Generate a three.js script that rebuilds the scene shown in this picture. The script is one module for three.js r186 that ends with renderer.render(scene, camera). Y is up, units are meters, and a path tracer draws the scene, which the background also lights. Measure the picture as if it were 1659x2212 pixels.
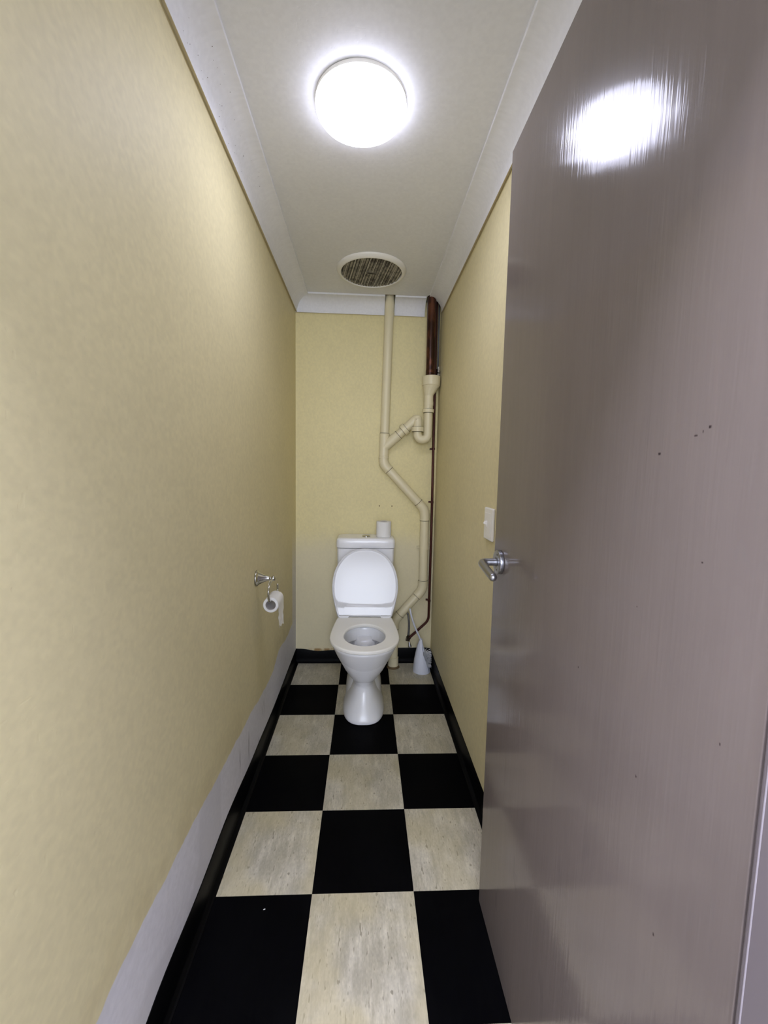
import * as THREE from 'three';
import { RoundedBoxGeometry } from 'three/addons/geometries/RoundedBoxGeometry.js';
import { mergeGeometries, mergeVertices, toCreasedNormals } from 'three/addons/utils/BufferGeometryUtils.js';
import { RectAreaLightUniformsLib } from 'three/addons/lights/RectAreaLightUniformsLib.js';

// ------------------------------------------------------------------ camera, light, exposure
RectAreaLightUniformsLib.init();
const scene = new THREE.Scene();
scene.background = new THREE.Color(0x050505);
const camera = new THREE.PerspectiveCamera(102.523, 1659 / 2212, 0.02, 30);
camera.rotation.order = 'YXZ';
camera.rotation.set(-0.0940, -0.0468, 0.0195);
camera.position.set(0, 1.2348, 0);
const renderer = new THREE.WebGLRenderer({ antialias: true });
renderer.toneMapping = THREE.LinearToneMapping;
renderer.toneMappingExposure = 1.0;
renderer.shadowMap.enabled = true;

const LAMP = { x: -0.028, y: 2.272, z: -1.262, r: 0.127, tint: new THREE.Color(0.88, 0.9, 1.16), power: 15.5, glow: 12 };
const HALL = { x: -0.27, y: 2.45, z: 0.12, w: 0.6, d: 0.2, tint: new THREE.Color(0.92, 0.92, 1.18), power: 140, glow: 3 };
const PANE = { x: 0.0, y: 1.45, z: 1.494, w: 0.9, h: 1.1, tint: new THREE.Color(0.84, 0.92, 1.07), power: 6.4, glow: 3.2 };
{
  const l = new THREE.RectAreaLight(PANE.tint, PANE.power, PANE.w, PANE.h);   // daylight through the frosted hallway window; faces the doorway (-z)
  l.position.set(PANE.x, PANE.y, PANE.z - 0.03);
  scene.add(l);
}
function areaLight(spec, w, d, y, turn, power) {
  const l = new THREE.RectAreaLight(spec.tint, power, w, d);
  l.position.set(spec.x, y, spec.z);
  l.rotation.set(-Math.PI / 2, 0, turn);
  scene.add(l);
}

// ------------------------------------------------------------------ measures of the room (metres)
const XL = -0.434, XR = 0.444, ZB = -2.592, ZF = -0.318, ZO = -0.10, YC = 2.273;
const TILE = 0.3, TX = -0.1381, TZ = -2.3034;
const DX = 0.347, DZ = -1.066, DT = 2.022;
const V = (x, y, z) => new THREE.Vector3(x, y, z);

// ------------------------------------------------------------------ noise and textures
function rng(seed) { let a = seed >>> 0; return () => { a = (a + 0x6D2B79F5) >>> 0; let t = a; t = Math.imul(t ^ (t >>> 15), t | 1); t ^= t + Math.imul(t ^ (t >>> 7), t | 61); return ((t ^ (t >>> 14)) >>> 0) / 4294967296; }; }
function lattice(seed, nx, ny) { const r = rng(seed), a = new Float32Array(nx * ny); for (let i = 0; i < a.length; i++) a[i] = r(); return a; }
// tileable value noise on [0,1)^2 with nx by ny cells
function noiser(seed, nx, ny) {
  const g = lattice(seed, nx, ny);
  return (u, v) => {
    let x = u * nx, y = v * ny; const xi = Math.floor(x), yi = Math.floor(y); x -= xi; y -= yi;
    const sx = x * x * (3 - 2 * x), sy = y * y * (3 - 2 * y);
    const x0 = ((xi % nx) + nx) % nx, x1 = (x0 + 1) % nx, y0 = ((yi % ny) + ny) % ny, y1 = (y0 + 1) % ny;
    return (g[y0 * nx + x0] * (1 - sx) + g[y0 * nx + x1] * sx) * (1 - sy) + (g[y1 * nx + x0] * (1 - sx) + g[y1 * nx + x1] * sx) * sy;
  };
}
function fbm(seed, nx, ny, oct, gain = 0.5) {
  const n = []; for (let o = 0; o < oct; o++) n.push(noiser(seed + o * 17, nx << o, ny << o));
  return (u, v) => { let s = 0, a = 1, t = 0; for (const f of n) { s += a * f(u, v); t += a; a *= gain; } return s / t; };
}
const clamp = (x, a = 0, b = 1) => Math.min(b, Math.max(a, x));
const smooth = (a, b, x) => { const t = clamp((x - a) / (b - a)); return t * t * (3 - 2 * t); };
const lerp = (a, b, t) => a + (b - a) * t;
function texture(w, h, f, srgb, repeat = [1, 1]) {
  const d = new Uint8Array(w * h * 4);
  for (let j = 0; j < h; j++) for (let i = 0; i < w; i++) {
    const c = f((i + 0.5) / w, (j + 0.5) / h), k = (j * w + i) * 4;
    if (typeof c === 'number') d[k] = d[k + 1] = d[k + 2] = clamp(c, 0, 255); else { d[k] = clamp(c[0], 0, 255); d[k + 1] = clamp(c[1], 0, 255); d[k + 2] = clamp(c[2], 0, 255); }
    d[k + 3] = 255;
  }
  const t = new THREE.DataTexture(d, w, h, THREE.RGBAFormat);
  t.magFilter = THREE.LinearFilter; t.minFilter = THREE.LinearFilter; t.wrapS = t.wrapT = THREE.RepeatWrapping;
  t.repeat.set(...repeat);
  if (srgb) t.colorSpace = THREE.SRGBColorSpace;
  t.needsUpdate = true;
  return t;
}
const mixc = (a, b, t) => [lerp(a[0], b[0], t), lerp(a[1], b[1], t), lerp(a[2], b[2], t)];
const sc = (a, k) => [a[0] * k, a[1] * k, a[2] * k];
const std = (o) => new THREE.MeshStandardMaterial(o);
const phy = (o) => new THREE.MeshPhysicalMaterial(o);

// painted wall: roller stipple (relief) and faint patchiness (colour)
const stippleFine = fbm(11, 90, 90, 3, 0.6), stippleWide = fbm(12, 6, 6, 4), pits = noiser(13, 60, 60);
const wallBump = texture(768, 768, (u, v) => 128 + 70 * (stippleFine(u, v) - 0.5) + 36 * (stippleWide(u, v) - 0.5) - 90 * smooth(0.86, 0.97, pits(u, v)), false, [1 / 0.5, 1 / 0.5]);
const CREAM = [222, 211, 168], BARE = [222, 220, 224];
const patch = fbm(21, 4, 4, 5), speck = fbm(22, 120, 120, 2), grimeN = fbm(23, 10, 10, 4);
const paint = (base, u, v, k = 1) => sc(base, 1 + k * (0.05 * (patch(u, v) - 0.5) + 0.05 * (speck(u, v) - 0.5)));
const creamMap = texture(640, 640, (u, v) => paint(CREAM, u, v), true, [1 / 1.3, 1 / 1.3]);

const spots = fbm(24, 70, 70, 2, 0.4);
const whiteMap = texture(512, 512, (u, v) => paint([232, 232, 233], u, v, 0.7), true, [1 / 0.9, 1 / 0.9]);
const ceilMap = texture(512, 512, (u, v) => paint([226, 226, 225], u, v, 0.7), true, [1 / 1.1, 1 / 1.1]);

// left wall: cream paint that stops above the floor in a ragged edge; bare grey band below it and a bare strip up the far corner
const BAND = [[-2.6, 0.30], [-2.42, 0.304], [-2.29, 0.295], [-2.09, 0.31], [-1.9, 0.262], [-1.7, 0.272], [-1.54, 0.288], [-1.19, 0.305], [-0.96, 0.322], [-0.69, 0.325], [-0.62, 0.318], [-0.1, 0.31]];
function bandHeight(z) { for (let i = 1; i < BAND.length; i++) if (z <= BAND[i][0]) { const [a, b] = [BAND[i - 1], BAND[i]]; return lerp(a[1], b[1], smooth(0, 1, (z - a[0]) / (b[0] - a[0]))); } return 0.31; }
const ragged = fbm(31, 40, 4, 4, 0.6), streakV = fbm(32, 90, 6, 4);
const leftMap = texture(1400, 1300, (u, v) => {
  const z = -2.6 + 2.5 * u, y = 2.4 * v;
  const edge = bandHeight(z) + 0.016 * (ragged(u, v) - 0.5);
  const strip = smooth(-2.455, -2.475, z + 0.012 * (ragged(v, u) - 0.5)) * smooth(0.95, 0.55, y);
  const bare = Math.max(smooth(edge + 0.002, edge - 0.002, y), 0.75 * strip);
  let c = paint(CREAM, u * 2, v * 2);
  c = mixc(c, [186, 170, 124], 0.2 * smooth(0.52, 0.72, grimeN(u * 2, v * 2)) * smooth(0.12, 0.0, Math.abs(y - edge - 0.02)));
  let b = paint(BARE, u * 2, v * 2);
  b = mixc(b, [140, 136, 140], 0.5 * smooth(0.74, 0.82, streakV(u, v * 2.2)) * smooth(0.35, 0.6, grimeN(v, u)));
  b = mixc(b, [205, 203, 206], 0.5 * smooth(-1.22, -1.2, z) * smooth(0.4, 0.5, grimeN(u, v)));
  return mixc(c, b, bare);
}, true, [1 / 2.5, 1 / 2.4]);
leftMap.offset.set(2.6 / 2.5, 0);

// back wall: cream, paler towards the bottom, with a brown stain above the skirting
const backMap = texture(512, 1024, (u, v) => {
  const y = 2.4 * v, x = -0.45 + 0.95 * u;
  let c = paint([230, 218, 163], u, v * 2);
  const low = smooth(0.92, 0.72, y + 0.12 * (grimeN(u, v) - 0.5));
  c = mixc(c, [222, 214, 192], 0.5 * low);
  c = mixc(c, [150, 112, 58], 0.8 * smooth(0.25, 0.6, grimeN(u * 3, v * 6)) * smooth(0.1, 0.086, y) * smooth(-0.37, -0.31, x) * smooth(-0.12, -0.17, x));
  c = mixc(c, [122, 104, 70], 0.5 * smooth(0.8, 0.9, spots(u * 0.6, v * 1.4)) * smooth(0.05, 0.0, Math.abs(y - 1.0)) * smooth(0.1, 0.05, Math.abs(x - 0.13)));
  return c;
}, true, [1 / 0.95, 1 / 2.4]);
backMap.offset.set(0.45 / 0.95, 0);

const wallRough = { roughness: 0.58, bumpMap: wallBump, bumpScale: 0.00035 };
const M = {};
M.left = phy({ specularIntensity: 0.5, map: leftMap, ...wallRough });
M.cream = phy({ specularIntensity: 0.7, map: creamMap, ...wallRough });
M.back = std({ map: backMap, ...wallRough, roughness: 0.55 });
M.ceiling = std({ map: ceilMap, roughness: 0.62, bumpMap: wallBump, bumpScale: 0.0004 });
M.plaster = std({ map: whiteMap, roughness: 0.55 });
M.lip = std({ color: new THREE.Color().setStyle('rgb(196,184,150)'), roughness: 0.7 });
M.dark = std({ color: 0x14110e, roughness: 0.95 });
M.hall = std({ map: whiteMap, roughness: 0.8 });
M.hallFloor = std({ color: 0xb5b2ae, roughness: 0.7 });

// vinyl tiles
const fibreA = fbm(41, 14, 5, 6, 0.62), fibreB = fbm(42, 50, 9, 4, 0.6), cloud = fbm(43, 3, 3, 5), scratch = noiser(44, 110, 26), fleck = fbm(45, 80, 44, 2);
function creamTile(seed, yellow) {
  const du = seed * 0.37, dv = seed * 0.53;
  return texture(512, 512, (u, v) => {
    const a = fibreA(u + du, v + dv), b = fibreB(u + dv, v + du), k = cloud(u + du, v + dv);
    let c = mixc([176, 170, 149], [202, 196, 176], smooth(0.3, 0.7, 0.6 * a + 0.25 * k + 0.15 * b));
    c = sc(c, 1 + 0.14 * (b - 0.5) + 0.12 * (fleck(u + du, v + dv) - 0.5));
    c = mixc(c, [112, 106, 88], 0.6 * smooth(0.74, 0.92, scratch(u + du, v + dv)) * smooth(0.5, 0.6, b));
    c = mixc(c, [130, 127, 116], 0.16 * smooth(0.4, 0.8, cloud(v + du + 0.3, u + dv)));
    return mixc(c, [186, 174, 132], yellow * smooth(0.25, 0.75, cloud(u + 0.5 + dv, v + 0.2 + du)));
  }, true);
}
const vinylBump = texture(512, 512, (u, v) => 128 + 90 * (fibreB(u, v) - 0.5) + 50 * (fibreA(u, v) - 0.5), false);
const tileMats = [0.2, 0.5, 0.35].map((y, i) => std({ map: creamTile(i + 1, y), roughness: 0.42, bumpMap: vinylBump, bumpScale: 0.0004 }));
const blackMap = texture(512, 512, (u, v) => { const k = 3 + 4 * cloud(u, v) + 3 * fibreB(u, v); return [k, k, k + 1.5]; }, true);
const blackRough = texture(512, 512, (u, v) => 110 + 60 * (cloud(v, u) - 0.3) + 20 * fibreB(u, v), false);
M.blackTile = phy({ map: blackMap, specularIntensity: 0.05, roughness: 1.0, roughnessMap: blackRough, bumpMap: vinylBump, bumpScale: 0.0004 });
M.skirt = phy({ color: 0x050506, roughness: 0.42, specularIntensity: 0.16 });

// painted door: brush strokes run down it
const strokeA = fbm(51, 110, 9, 3, 0.6), strokeB = fbm(52, 40, 6, 3), wob = noiser(53, 5, 9);
const doorBump = texture(1024, 768, (u, v) => { const w = u + 0.004 * (wob(u, v) - 0.5); return 128 + 95 * (strokeA(w, v) - 0.5) + 55 * (strokeB(w, v) - 0.5); }, false, [1 / 0.5, 1 / 1.0]);
const CHIPS = [[-0.406, 1.288, 4, 3], [-0.414, 1.284, 2, 2], [-0.423, 1.281, 6, 2], [-0.475, 1.264, 5, 3], [-0.493, 1.072, 2, 2], [-0.40, 1.15, 2, 2], [-0.42, 0.70, 2, 5], [-0.47, 0.86, 2, 4], [-0.36, 0.98, 2, 3], [-0.62, 0.93, 2, 4]];
const doorMap = texture(768, 1536, (u, v) => {
  const z = -1.1 + 0.8 * u, y = 2.05 * v;
  let c = sc([116, 107, 101], 1 + 0.05 * (cloud(u * 2, v * 4) - 0.5) + 0.035 * (strokeB(u * 1.6, v * 2) - 0.5));
  c = mixc(c, [96, 90, 88], 0.35 * smooth(0.74, 0.86, scratch(u * 0.7, v * 1.4)) * smooth(0.58, 0.7, cloud(u * 3, v * 6)) * smooth(0.2, 0.8, 1.1 - y));
  for (const [cz, cy, a, b] of CHIPS) { const r = ((z - cz) / (a * 0.0004)) ** 2 + ((y - cy) / (b * 0.0004)) ** 2; if (r < 1.6) c = mixc(c, [42, 34, 34], smooth(1.6, 0.5, r)); }
  return c;
}, true, [1 / 0.8, 1 / 2.05]);
doorMap.offset.set(1.1 / 0.8, 0);
M.door = phy({ map: doorMap, roughness: 0.1, specularIntensity: 0.34, bumpMap: doorBump, bumpScale: 0.0004 });
M.jambHighlight = std({ color: new THREE.Color().setStyle('rgb(140,134,138)'), roughness: 0.45 });  // lighter than the jamb: the bright edge line put into the colour
M.brown = std({ color: 0x6b5e50, roughness: 0.9 });
M.jamb = std({ color: new THREE.Color().setStyle('rgb(112,105,107)'), roughness: 0.3 });

M.porcelain = phy({ color: new THREE.Color().setStyle('rgb(246,247,250)'), roughness: 0.24, clearcoat: 0.12, clearcoatRoughness: 0.1 });
M.bowl = phy({ color: new THREE.Color().setStyle('rgb(236,238,244)'), roughness: 0.12, clearcoat: 0.4, clearcoatRoughness: 0.06 });
M.seat = std({ color: new THREE.Color().setStyle('rgb(250,249,243)'), roughness: 0.22 });
M.lid = std({ color: new THREE.Color().setStyle('rgb(222,223,226)'), roughness: 0.17 });
M.chrome = std({ color: 0xc9c9c6, metalness: 1, roughness: 0.18 });
M.steel = std({ color: 0xa9aab0, metalness: 1, roughness: 0.33 });
M.pvc = std({ color: new THREE.Color().setStyle('rgb(230,220,184)'), roughness: 0.36 });
M.rust = std({ color: 0x6e5a3c, roughness: 0.8 });
const tarnish = fbm(61, 8, 12, 5);
M.copper = std({ map: texture(256, 512, (u, v) => mixc([58, 36, 27], [104, 64, 44], smooth(0.35, 0.72, tarnish(u, v))), true), metalness: 0.6, roughness: 0.3 });
M.copperDark = std({ color: new THREE.Color().setStyle('rgb(74,36,29)'), metalness: 0.55, roughness: 0.4 });
M.brassDark = std({ color: 0x3a3026, metalness: 0.8, roughness: 0.45 });
M.hose = std({ color: 0x6f6f70, metalness: 0.7, roughness: 0.5 });
M.joint = std({ color: 0x4a4230, roughness: 0.9 });
const paperN = fbm(62, 40, 40, 3);
M.paper = std({ color: new THREE.Color().setStyle('rgb(246,245,242)'), roughness: 0.95, bumpMap: texture(256, 256, (u, v) => 255 * paperN(u, v), false, [18, 18]), bumpScale: 0.0006 });
M.card = std({ color: new THREE.Color().setStyle('rgb(205,200,198)'), roughness: 0.95, side: THREE.DoubleSide });
M.plastic = std({ color: new THREE.Color().setStyle('rgb(246,244,240)'), roughness: 0.35 });
M.brush = std({ color: new THREE.Color().setStyle('rgb(222,226,236)'), roughness: 0.4, side: THREE.DoubleSide });
M.bristle = std({ color: new THREE.Color().setStyle('rgb(232,233,236)'), roughness: 0.8 });
M.fanWhite = std({ color: new THREE.Color().setStyle('rgb(232,229,218)'), roughness: 0.45 });
M.fanRib = std({ color: new THREE.Color().setStyle('rgb(196,191,176)'), roughness: 0.7 });
const dustA = fbm(63, 9, 9, 5, 0.6), dustB = fbm(64, 24, 24, 3);
M.fanDust = std({ map: texture(512, 512, (u, v) => { let c = mixc([112, 107, 96], [150, 145, 130], smooth(0.3, 0.7, dustB(u, v))); return mixc(c, [66, 60, 53], 0.6 * smooth(0.55, 0.68, dustA(u, v))); }, true, [1 / 0.36, 1 / 0.36]), roughness: 0.95 });
M.water = phy({ color: 0xf4f8fa, transmission: 1, thickness: 0.02, ior: 1.33, roughness: 0.02 });

// ------------------------------------------------------------------ geometry helpers
const taken = new Map();
function numbered(name) { const n = taken.get(name) || 0; taken.set(name, n + 1); return n ? `${name}_${String(n).padStart(3, '0')}` : name; }
function mesh(name, g, m, parent = scene) {
  const o = new THREE.Mesh(g, m); o.name = parent === scene ? numbered(name) : name; o.castShadow = o.receiveShadow = true;
  if (parent !== scene) { const same = parent.children.filter((c) => c.userData.stem === name).length; if (same) o.name = `${name}_${String(same).padStart(3, '0')}`; o.userData.stem = name; }
  parent.add(o); return o;
}
function thing(name, label, category, at = [0, 0, 0], group) {
  const o = new THREE.Group(); o.name = numbered(name); o.position.set(...at); o.userData = { label, category }; if (group) o.userData.group = group; scene.add(o); return o;
}
function struct(name, g, m, label) { const o = mesh(name, g, m); o.userData.kind = 'structure'; if (label) o.userData.label = label; return o; }
// uv from the position: pick = (x, y, z) => [u, v] in metres
function uvBy(g, pick) { const p = g.attributes.position, a = new Float32Array(p.count * 2); for (let i = 0; i < p.count; i++) { const [u, v] = pick(p.getX(i), p.getY(i), p.getZ(i)); a[2 * i] = u; a[2 * i + 1] = v; } g.setAttribute('uv', new THREE.BufferAttribute(a, 2)); return g; }
const ZY = (x, y, z) => [z, y], XY = (x, y, z) => [x, y], XZ = (x, y, z) => [x, z];
function box(x0, x1, y0, y1, z0, z1, r = 0) { const g = r ? new RoundedBoxGeometry(x1 - x0, y1 - y0, z1 - z0, 3, r) : new THREE.BoxGeometry(x1 - x0, y1 - y0, z1 - z0); return g.translate((x0 + x1) / 2, (y0 + y1) / 2, (z0 + z1) / 2); }
const merge = (list) => mergeGeometries(list.map((g) => { const h = g.index ? g.toNonIndexed() : g; for (const k of Object.keys(h.attributes)) if (!['position', 'normal', 'uv'].includes(k)) h.deleteAttribute(k); return h; }));
// rings: arrays of the same number of points; closed around; caps: fan from the mean
function loft(rings, { capA = false, capB = false, crease = 0 } = {}) {
  const n = rings[0].length, pos = [], uv = [], idx = [];
  rings.forEach((r, j) => r.forEach((p, i) => { pos.push(p.x, p.y, p.z); uv.push(i / n, j / (rings.length - 1)); }));
  for (let j = 0; j + 1 < rings.length; j++) for (let i = 0; i < n; i++) { const a = j * n + i, b = j * n + (i + 1) % n, c = a + n, d = b + n; idx.push(a, b, d, a, d, c); }
  const cap = (j, flip) => { const m = rings[j].reduce((s, p) => s.add(p), V(0, 0, 0)).divideScalar(n), k = pos.length / 3; pos.push(m.x, m.y, m.z); uv.push(0.5, 0.5); for (let i = 0; i < n; i++) { const a = j * n + i, b = j * n + (i + 1) % n; flip ? idx.push(k, b, a) : idx.push(k, a, b); } };
  if (capA) cap(0, true); if (capB) cap(rings.length - 1, false);
  let g = new THREE.BufferGeometry(); g.setAttribute('position', new THREE.Float32BufferAttribute(pos, 3)); g.setAttribute('uv', new THREE.Float32BufferAttribute(uv, 2)); g.setIndex(idx); g.computeVertexNormals();
  if (crease) g = toCreasedNormals(g, crease);
  return g;
}
function superRing(n, y, w, zf, zb, zc, ef = 2, eb = ef, xc = 0) {
  const out = [];
  for (let i = 0; i < n; i++) {
    const t = i / n * Math.PI * 2, c = Math.cos(t), s = Math.sin(t), e = s > 0 ? ef : eb;
    out.push(V(xc + w * Math.sign(c) * Math.abs(c) ** (2 / e), y, zc + (s > 0 ? (zf - zc) : (zc - zb)) * Math.sign(s) * Math.abs(s) ** (2 / e)));
  }
  return out.reverse();
}
function rod(a, b, r, r2 = r, seg = 28, open = false) {
  const d = b.clone().sub(a), g = new THREE.CylinderGeometry(r2, r, d.length(), seg, 1, open);
  g.applyQuaternion(new THREE.Quaternion().setFromUnitVectors(V(0, 1, 0), d.clone().normalize()));
  return g.translate((a.x + b.x) / 2, (a.y + b.y) / 2, (a.z + b.z) / 2);
}
// path of straight runs with rounded bends
function bentPath(pts, radius) {
  const path = new THREE.CurvePath(); let from = pts[0];
  for (let i = 1; i + 1 < pts.length; i++) {
    const r = Array.isArray(radius) ? radius[i - 1] : radius, a = pts[i].clone().add(pts[i - 1].clone().sub(pts[i]).setLength(r)), b = pts[i].clone().add(pts[i + 1].clone().sub(pts[i]).setLength(r));
    if (a.distanceTo(from) > 1e-4) path.add(new THREE.LineCurve3(from, a));
    path.add(new THREE.QuadraticBezierCurve3(a, pts[i], b)); from = b;
  }
  if (from.distanceTo(pts[pts.length - 1]) > 1e-4) path.add(new THREE.LineCurve3(from, pts[pts.length - 1]));
  return path;
}
const tube = (pts, bend, r, seg = 48, rad = 18) => new THREE.TubeGeometry(bentPath(pts, bend), seg, r, rad, false);
const bead = (p, r) => new THREE.SphereGeometry(r, 20, 14).translate(p.x, p.y, p.z);
function lathe(profile, seg = 64) { return new THREE.LatheGeometry(profile.map(([r, y]) => new THREE.Vector2(r, y)), seg); }
// turn a +y lathe so that its axis points along dir, base at p
function aim(g, p, dir) { g.applyQuaternion(new THREE.Quaternion().setFromUnitVectors(V(0, 1, 0), dir.clone().normalize())); return g.translate(p.x, p.y, p.z); }
function extrude(shape, depth, bevel, seg = 4, curve = 40) { return new THREE.ExtrudeGeometry(shape, { depth: depth - 2 * bevel, bevelEnabled: bevel > 0, bevelThickness: bevel, bevelSize: bevel, bevelOffset: -bevel, bevelSegments: seg, curveSegments: curve }).translate(0, 0, bevel); }

// ------------------------------------------------------------------ the room
const TH = 0.1;
struct('wall_left', uvBy(box(XL - TH, XL, -0.05, 2.5, ZB - TH, ZO), ZY), M.left, 'cream wall with a bare grey band above the black skirting');
const wallBack = struct('wall_back', uvBy(box(XL - TH, XR + TH, -0.05, 2.5, ZB - TH, ZB), XY), M.back, 'cream back wall behind the toilet and pipes');
struct('wall_right', uvBy(box(XR, XR + TH, -0.05, 2.5, ZB - TH, ZO), ZY), M.cream, 'cream wall behind the open door');
struct('wall_front', uvBy(merge([box(XL, XR, 2.04, 2.5, ZF, ZO), box(0.372, XR, 0, 2.04, ZF, ZO)]), XY), M.cream, 'cream wall over and beside the doorway');
for (const x of [0.092, 0.171]) mesh('wall_plug', rod(V(x, 1.0285, ZB - 0.002), V(x, 1.0285, ZB + 0.0012), 0.0042, 0.0036, 14), M.rust, wallBack);
// ceiling sheet with the two cut-outs that the pipes go up through
{
  const s = new THREE.Shape([[XL - TH, 0.6], [XR + TH, 0.6], [XR + TH, -2.7], [XL - TH, -2.7]].map(([x, z]) => new THREE.Vector2(x, -z)));
  s.curves.length = 0; s.setFromPoints([[XL - TH, ZO], [XR + TH, ZO], [XR + TH, ZB - TH], [XL - TH, ZB - TH]].map(([x, z]) => new THREE.Vector2(x, -z)));
  for (const [x0, x1, z0, z1] of [[0.1, 0.161, ZB, ZB + 0.09], [0.346, XR, ZB, ZB + 0.083]]) { const h = new THREE.Path(); h.setFromPoints([[x0, z0], [x1, z0], [x1, z1], [x0, z1]].map(([x, z]) => new THREE.Vector2(x, -z))); s.holes.push(h); }
  const g = new THREE.ExtrudeGeometry(s, { depth: 0.012, bevelEnabled: false }).rotateX(-Math.PI / 2).translate(0, YC, 0);
  struct('ceiling', uvBy(g, XZ), M.ceiling, 'painted plasterboard ceiling');
  struct('ceiling_void', box(XL - TH, XR + TH, YC + 0.2, YC + 0.26, ZB - TH, ZO), M.dark);
}
// cornices: hollow plaster cove with a lip on the wall and a bead on the ceiling
const COVE = [[0, 0.0815], [0.0105, 0.0875]];
for (let i = 0; i <= 14; i++) { const t = i / 14 * Math.PI / 2; COVE.push([0.0105 + 0.0735 * (1 - Math.cos(t)) * 0.985, 0.0845 - 0.0755 * Math.sin(t)]); }
COVE.push([0.084, 0.009], [0.085, 0.008], [0.085, 0], [0.072, 0]);
for (let i = 12; i >= 1; i--) { const t = i / 14 * Math.PI / 2; COVE.push([0.001 + 0.073 * (1 - Math.cos(t)), 0.074 - 0.0745 * Math.sin(t)]); }
COVE.push([0, 0.07]);
const LIP = [[0, 0.0812], [0.0098, 0.0868], [0.0108, 0.0877], [0.0104, 0.0884], [0, 0.0826]];
function cornice(label, stations, put, uv) {
  const o =  struct('trim', uvBy(loft(stations.map((s) => COVE.map(([a, b]) => put(a, b, s))), { capA: false, capB: false, crease: 0.5 }), uv), M.plaster, label);
  o.name = `trim_${taken.get('trim')}`;
  mesh('painted_lip', uvBy(loft(stations.map((s) => LIP.map(([a, b]) => put(a, b, s))), { crease: 0.5 }), uv), M.lip, o);
}
cornice('white cove cornice along the left wall', [ZO, ZB], (a, b, s) => V(XL + a, YC - b, s), ZY);
cornice('white cove cornice along the back wall, left of the waste pipe', [XL, 0.1005], (a, b, s) => V(s, YC - b, ZB + a), XY);
cornice('white cove cornice along the back wall between the pipes', [0.1605, 0.345], (a, b, s) => V(s, YC - b, ZB + a), XY);
cornice('white cove cornice along the right wall', [ZB + 0.084, ZO], (a, b, s) => V(XR - a, YC - b, s), ZY);

{
  const r = rng(91), list = [];
  for (let i = 0; i < 46; i++) { const z = -0.85 - 0.75 * r() ** 1.3, t = (0.12 + 0.62 * r()) * Math.PI / 2, a = 0.0105 + 0.0735 * (1 - Math.cos(t)) * 0.985, b = 0.0845 - 0.0755 * Math.sin(t); list.push(new THREE.SphereGeometry(0.0006 + 0.0007 * r() ** 3, 6, 4).translate(XL + a, YC - b, z)); }
  const o = mesh('fly_specks', merge(list), M.brown, scene.getObjectByName('trim_1')); o.userData.kind = 'stuff';
  for (const [z, l] of [[-1.082, 0.0035], [-1.066, 0.0024]]) mesh('scuff', new THREE.SphereGeometry(1, 10, 6).scale(l * 0.4, 0.0006, l).rotateZ(0.9).translate(XR - 0.0235, YC - 0.0335, z), M.brown, scene.getObjectByName('trim_4'));
}
// coved vinyl skirting: height varies along it
function skirt(name, s0, s1, n, height, put, label) {
  const rings = [];
  for (let i = 0; i <= n; i++) {
    const s = lerp(s0, s1, i / n), h = height(s), ring = [[0.0, h], [0.0022, h], [0.003, h - 0.002]];
    ring.push([0.003, 0.03]);
    for (let k = 0; k <= 8; k++) { const t = k / 8 * Math.PI / 2; ring.push([0.003 + 0.0145 * (1 - Math.cos(t)), 0.0022 + 0.0165 * (1 - Math.sin(t))]); }
    ring.push([0.0185, 0.0005], [0, 0.0005]);
    rings.push(ring.map(([a, b]) => put(a, b, s)));
  }
  return struct(name, loft(rings, { crease: 0.6 }), M.skirt, label);
}
const wave = fbm(71, 7, 2, 2);
const alongCurve = (pts) => (s) => { for (let i = 1; i < pts.length; i++) if (s <= pts[i][0]) return lerp(pts[i - 1][1], pts[i][1], smooth(0, 1, (s - pts[i - 1][0]) / (pts[i][0] - pts[i - 1][0]))); return pts[pts.length - 1][1]; };
skirt('baseboard_left', ZO, ZB, 60, alongCurve([[-2.6, 0.088], [-1.95, 0.08], [-1.6, 0.092], [-1.26, 0.112], [-1.02, 0.1], [-0.84, 0.106], [-0.7, 0.093], [-0.1, 0.092]]), (a, b, s) => V(XL + a, b, s), 'black coved vinyl skirting on the left wall');
skirt('baseboard_back', XL, XR, 50, alongCurve([[-0.44, 0.092], [-0.40, 0.091], [-0.29, 0.076], [-0.19, 0.082], [0.3, 0.098], [0.41, 0.099], [0.45, 0.092]]), (a, b, s) => V(s, b, ZB + a), 'black coved vinyl skirting under the back wall');
skirt('baseboard_right', ZB, ZF, 40, (s) => 0.094 + 0.006 * (wave(-s / 2.6, 0.5) - 0.5), (a, b, s) => V(XR - a, b, s), 'black coved vinyl skirting on the right wall');

// floor: every vinyl tile is a piece of its own
const floor = struct('floor', box(XL - 0.02, XR + 0.02, -0.06, -0.0036, ZB - 0.02, ZO), M.dark, 'chequered black and cream vinyl tile floor');
for (let r = -1; r < 8; r++) for (let c = -1; c < 2; c++) {
  const x0 = Math.max(TX + c * TILE, XL), x1 = Math.min(TX + (c + 1) * TILE, XR), z0 = Math.max(TZ + r * TILE, ZB), z1 = Math.min(TZ + (r + 1) * TILE, ZO - 0.004);
  if (z1 - z0 < 0.02) continue;
  const light = (r + c) % 2 === 0, pad = 0.0003, flip = (r * 3 + c * 5 + 60) % 4 >> 1 ? -1 : 1;
  const g = uvBy(box(x0 + pad, x1 - pad, -0.0035, (r * 7 + c * 3 + 50) % 5 * 0.00006, z0 + pad, z1 - pad), (x, y, z) => [flip * (x - TX) / TILE, (z - TZ) / TILE * flip]);
  mesh('tile', g, light ? tileMats[(r + c * 2 + 9) % 3] : M.blackTile, floor);
}

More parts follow.
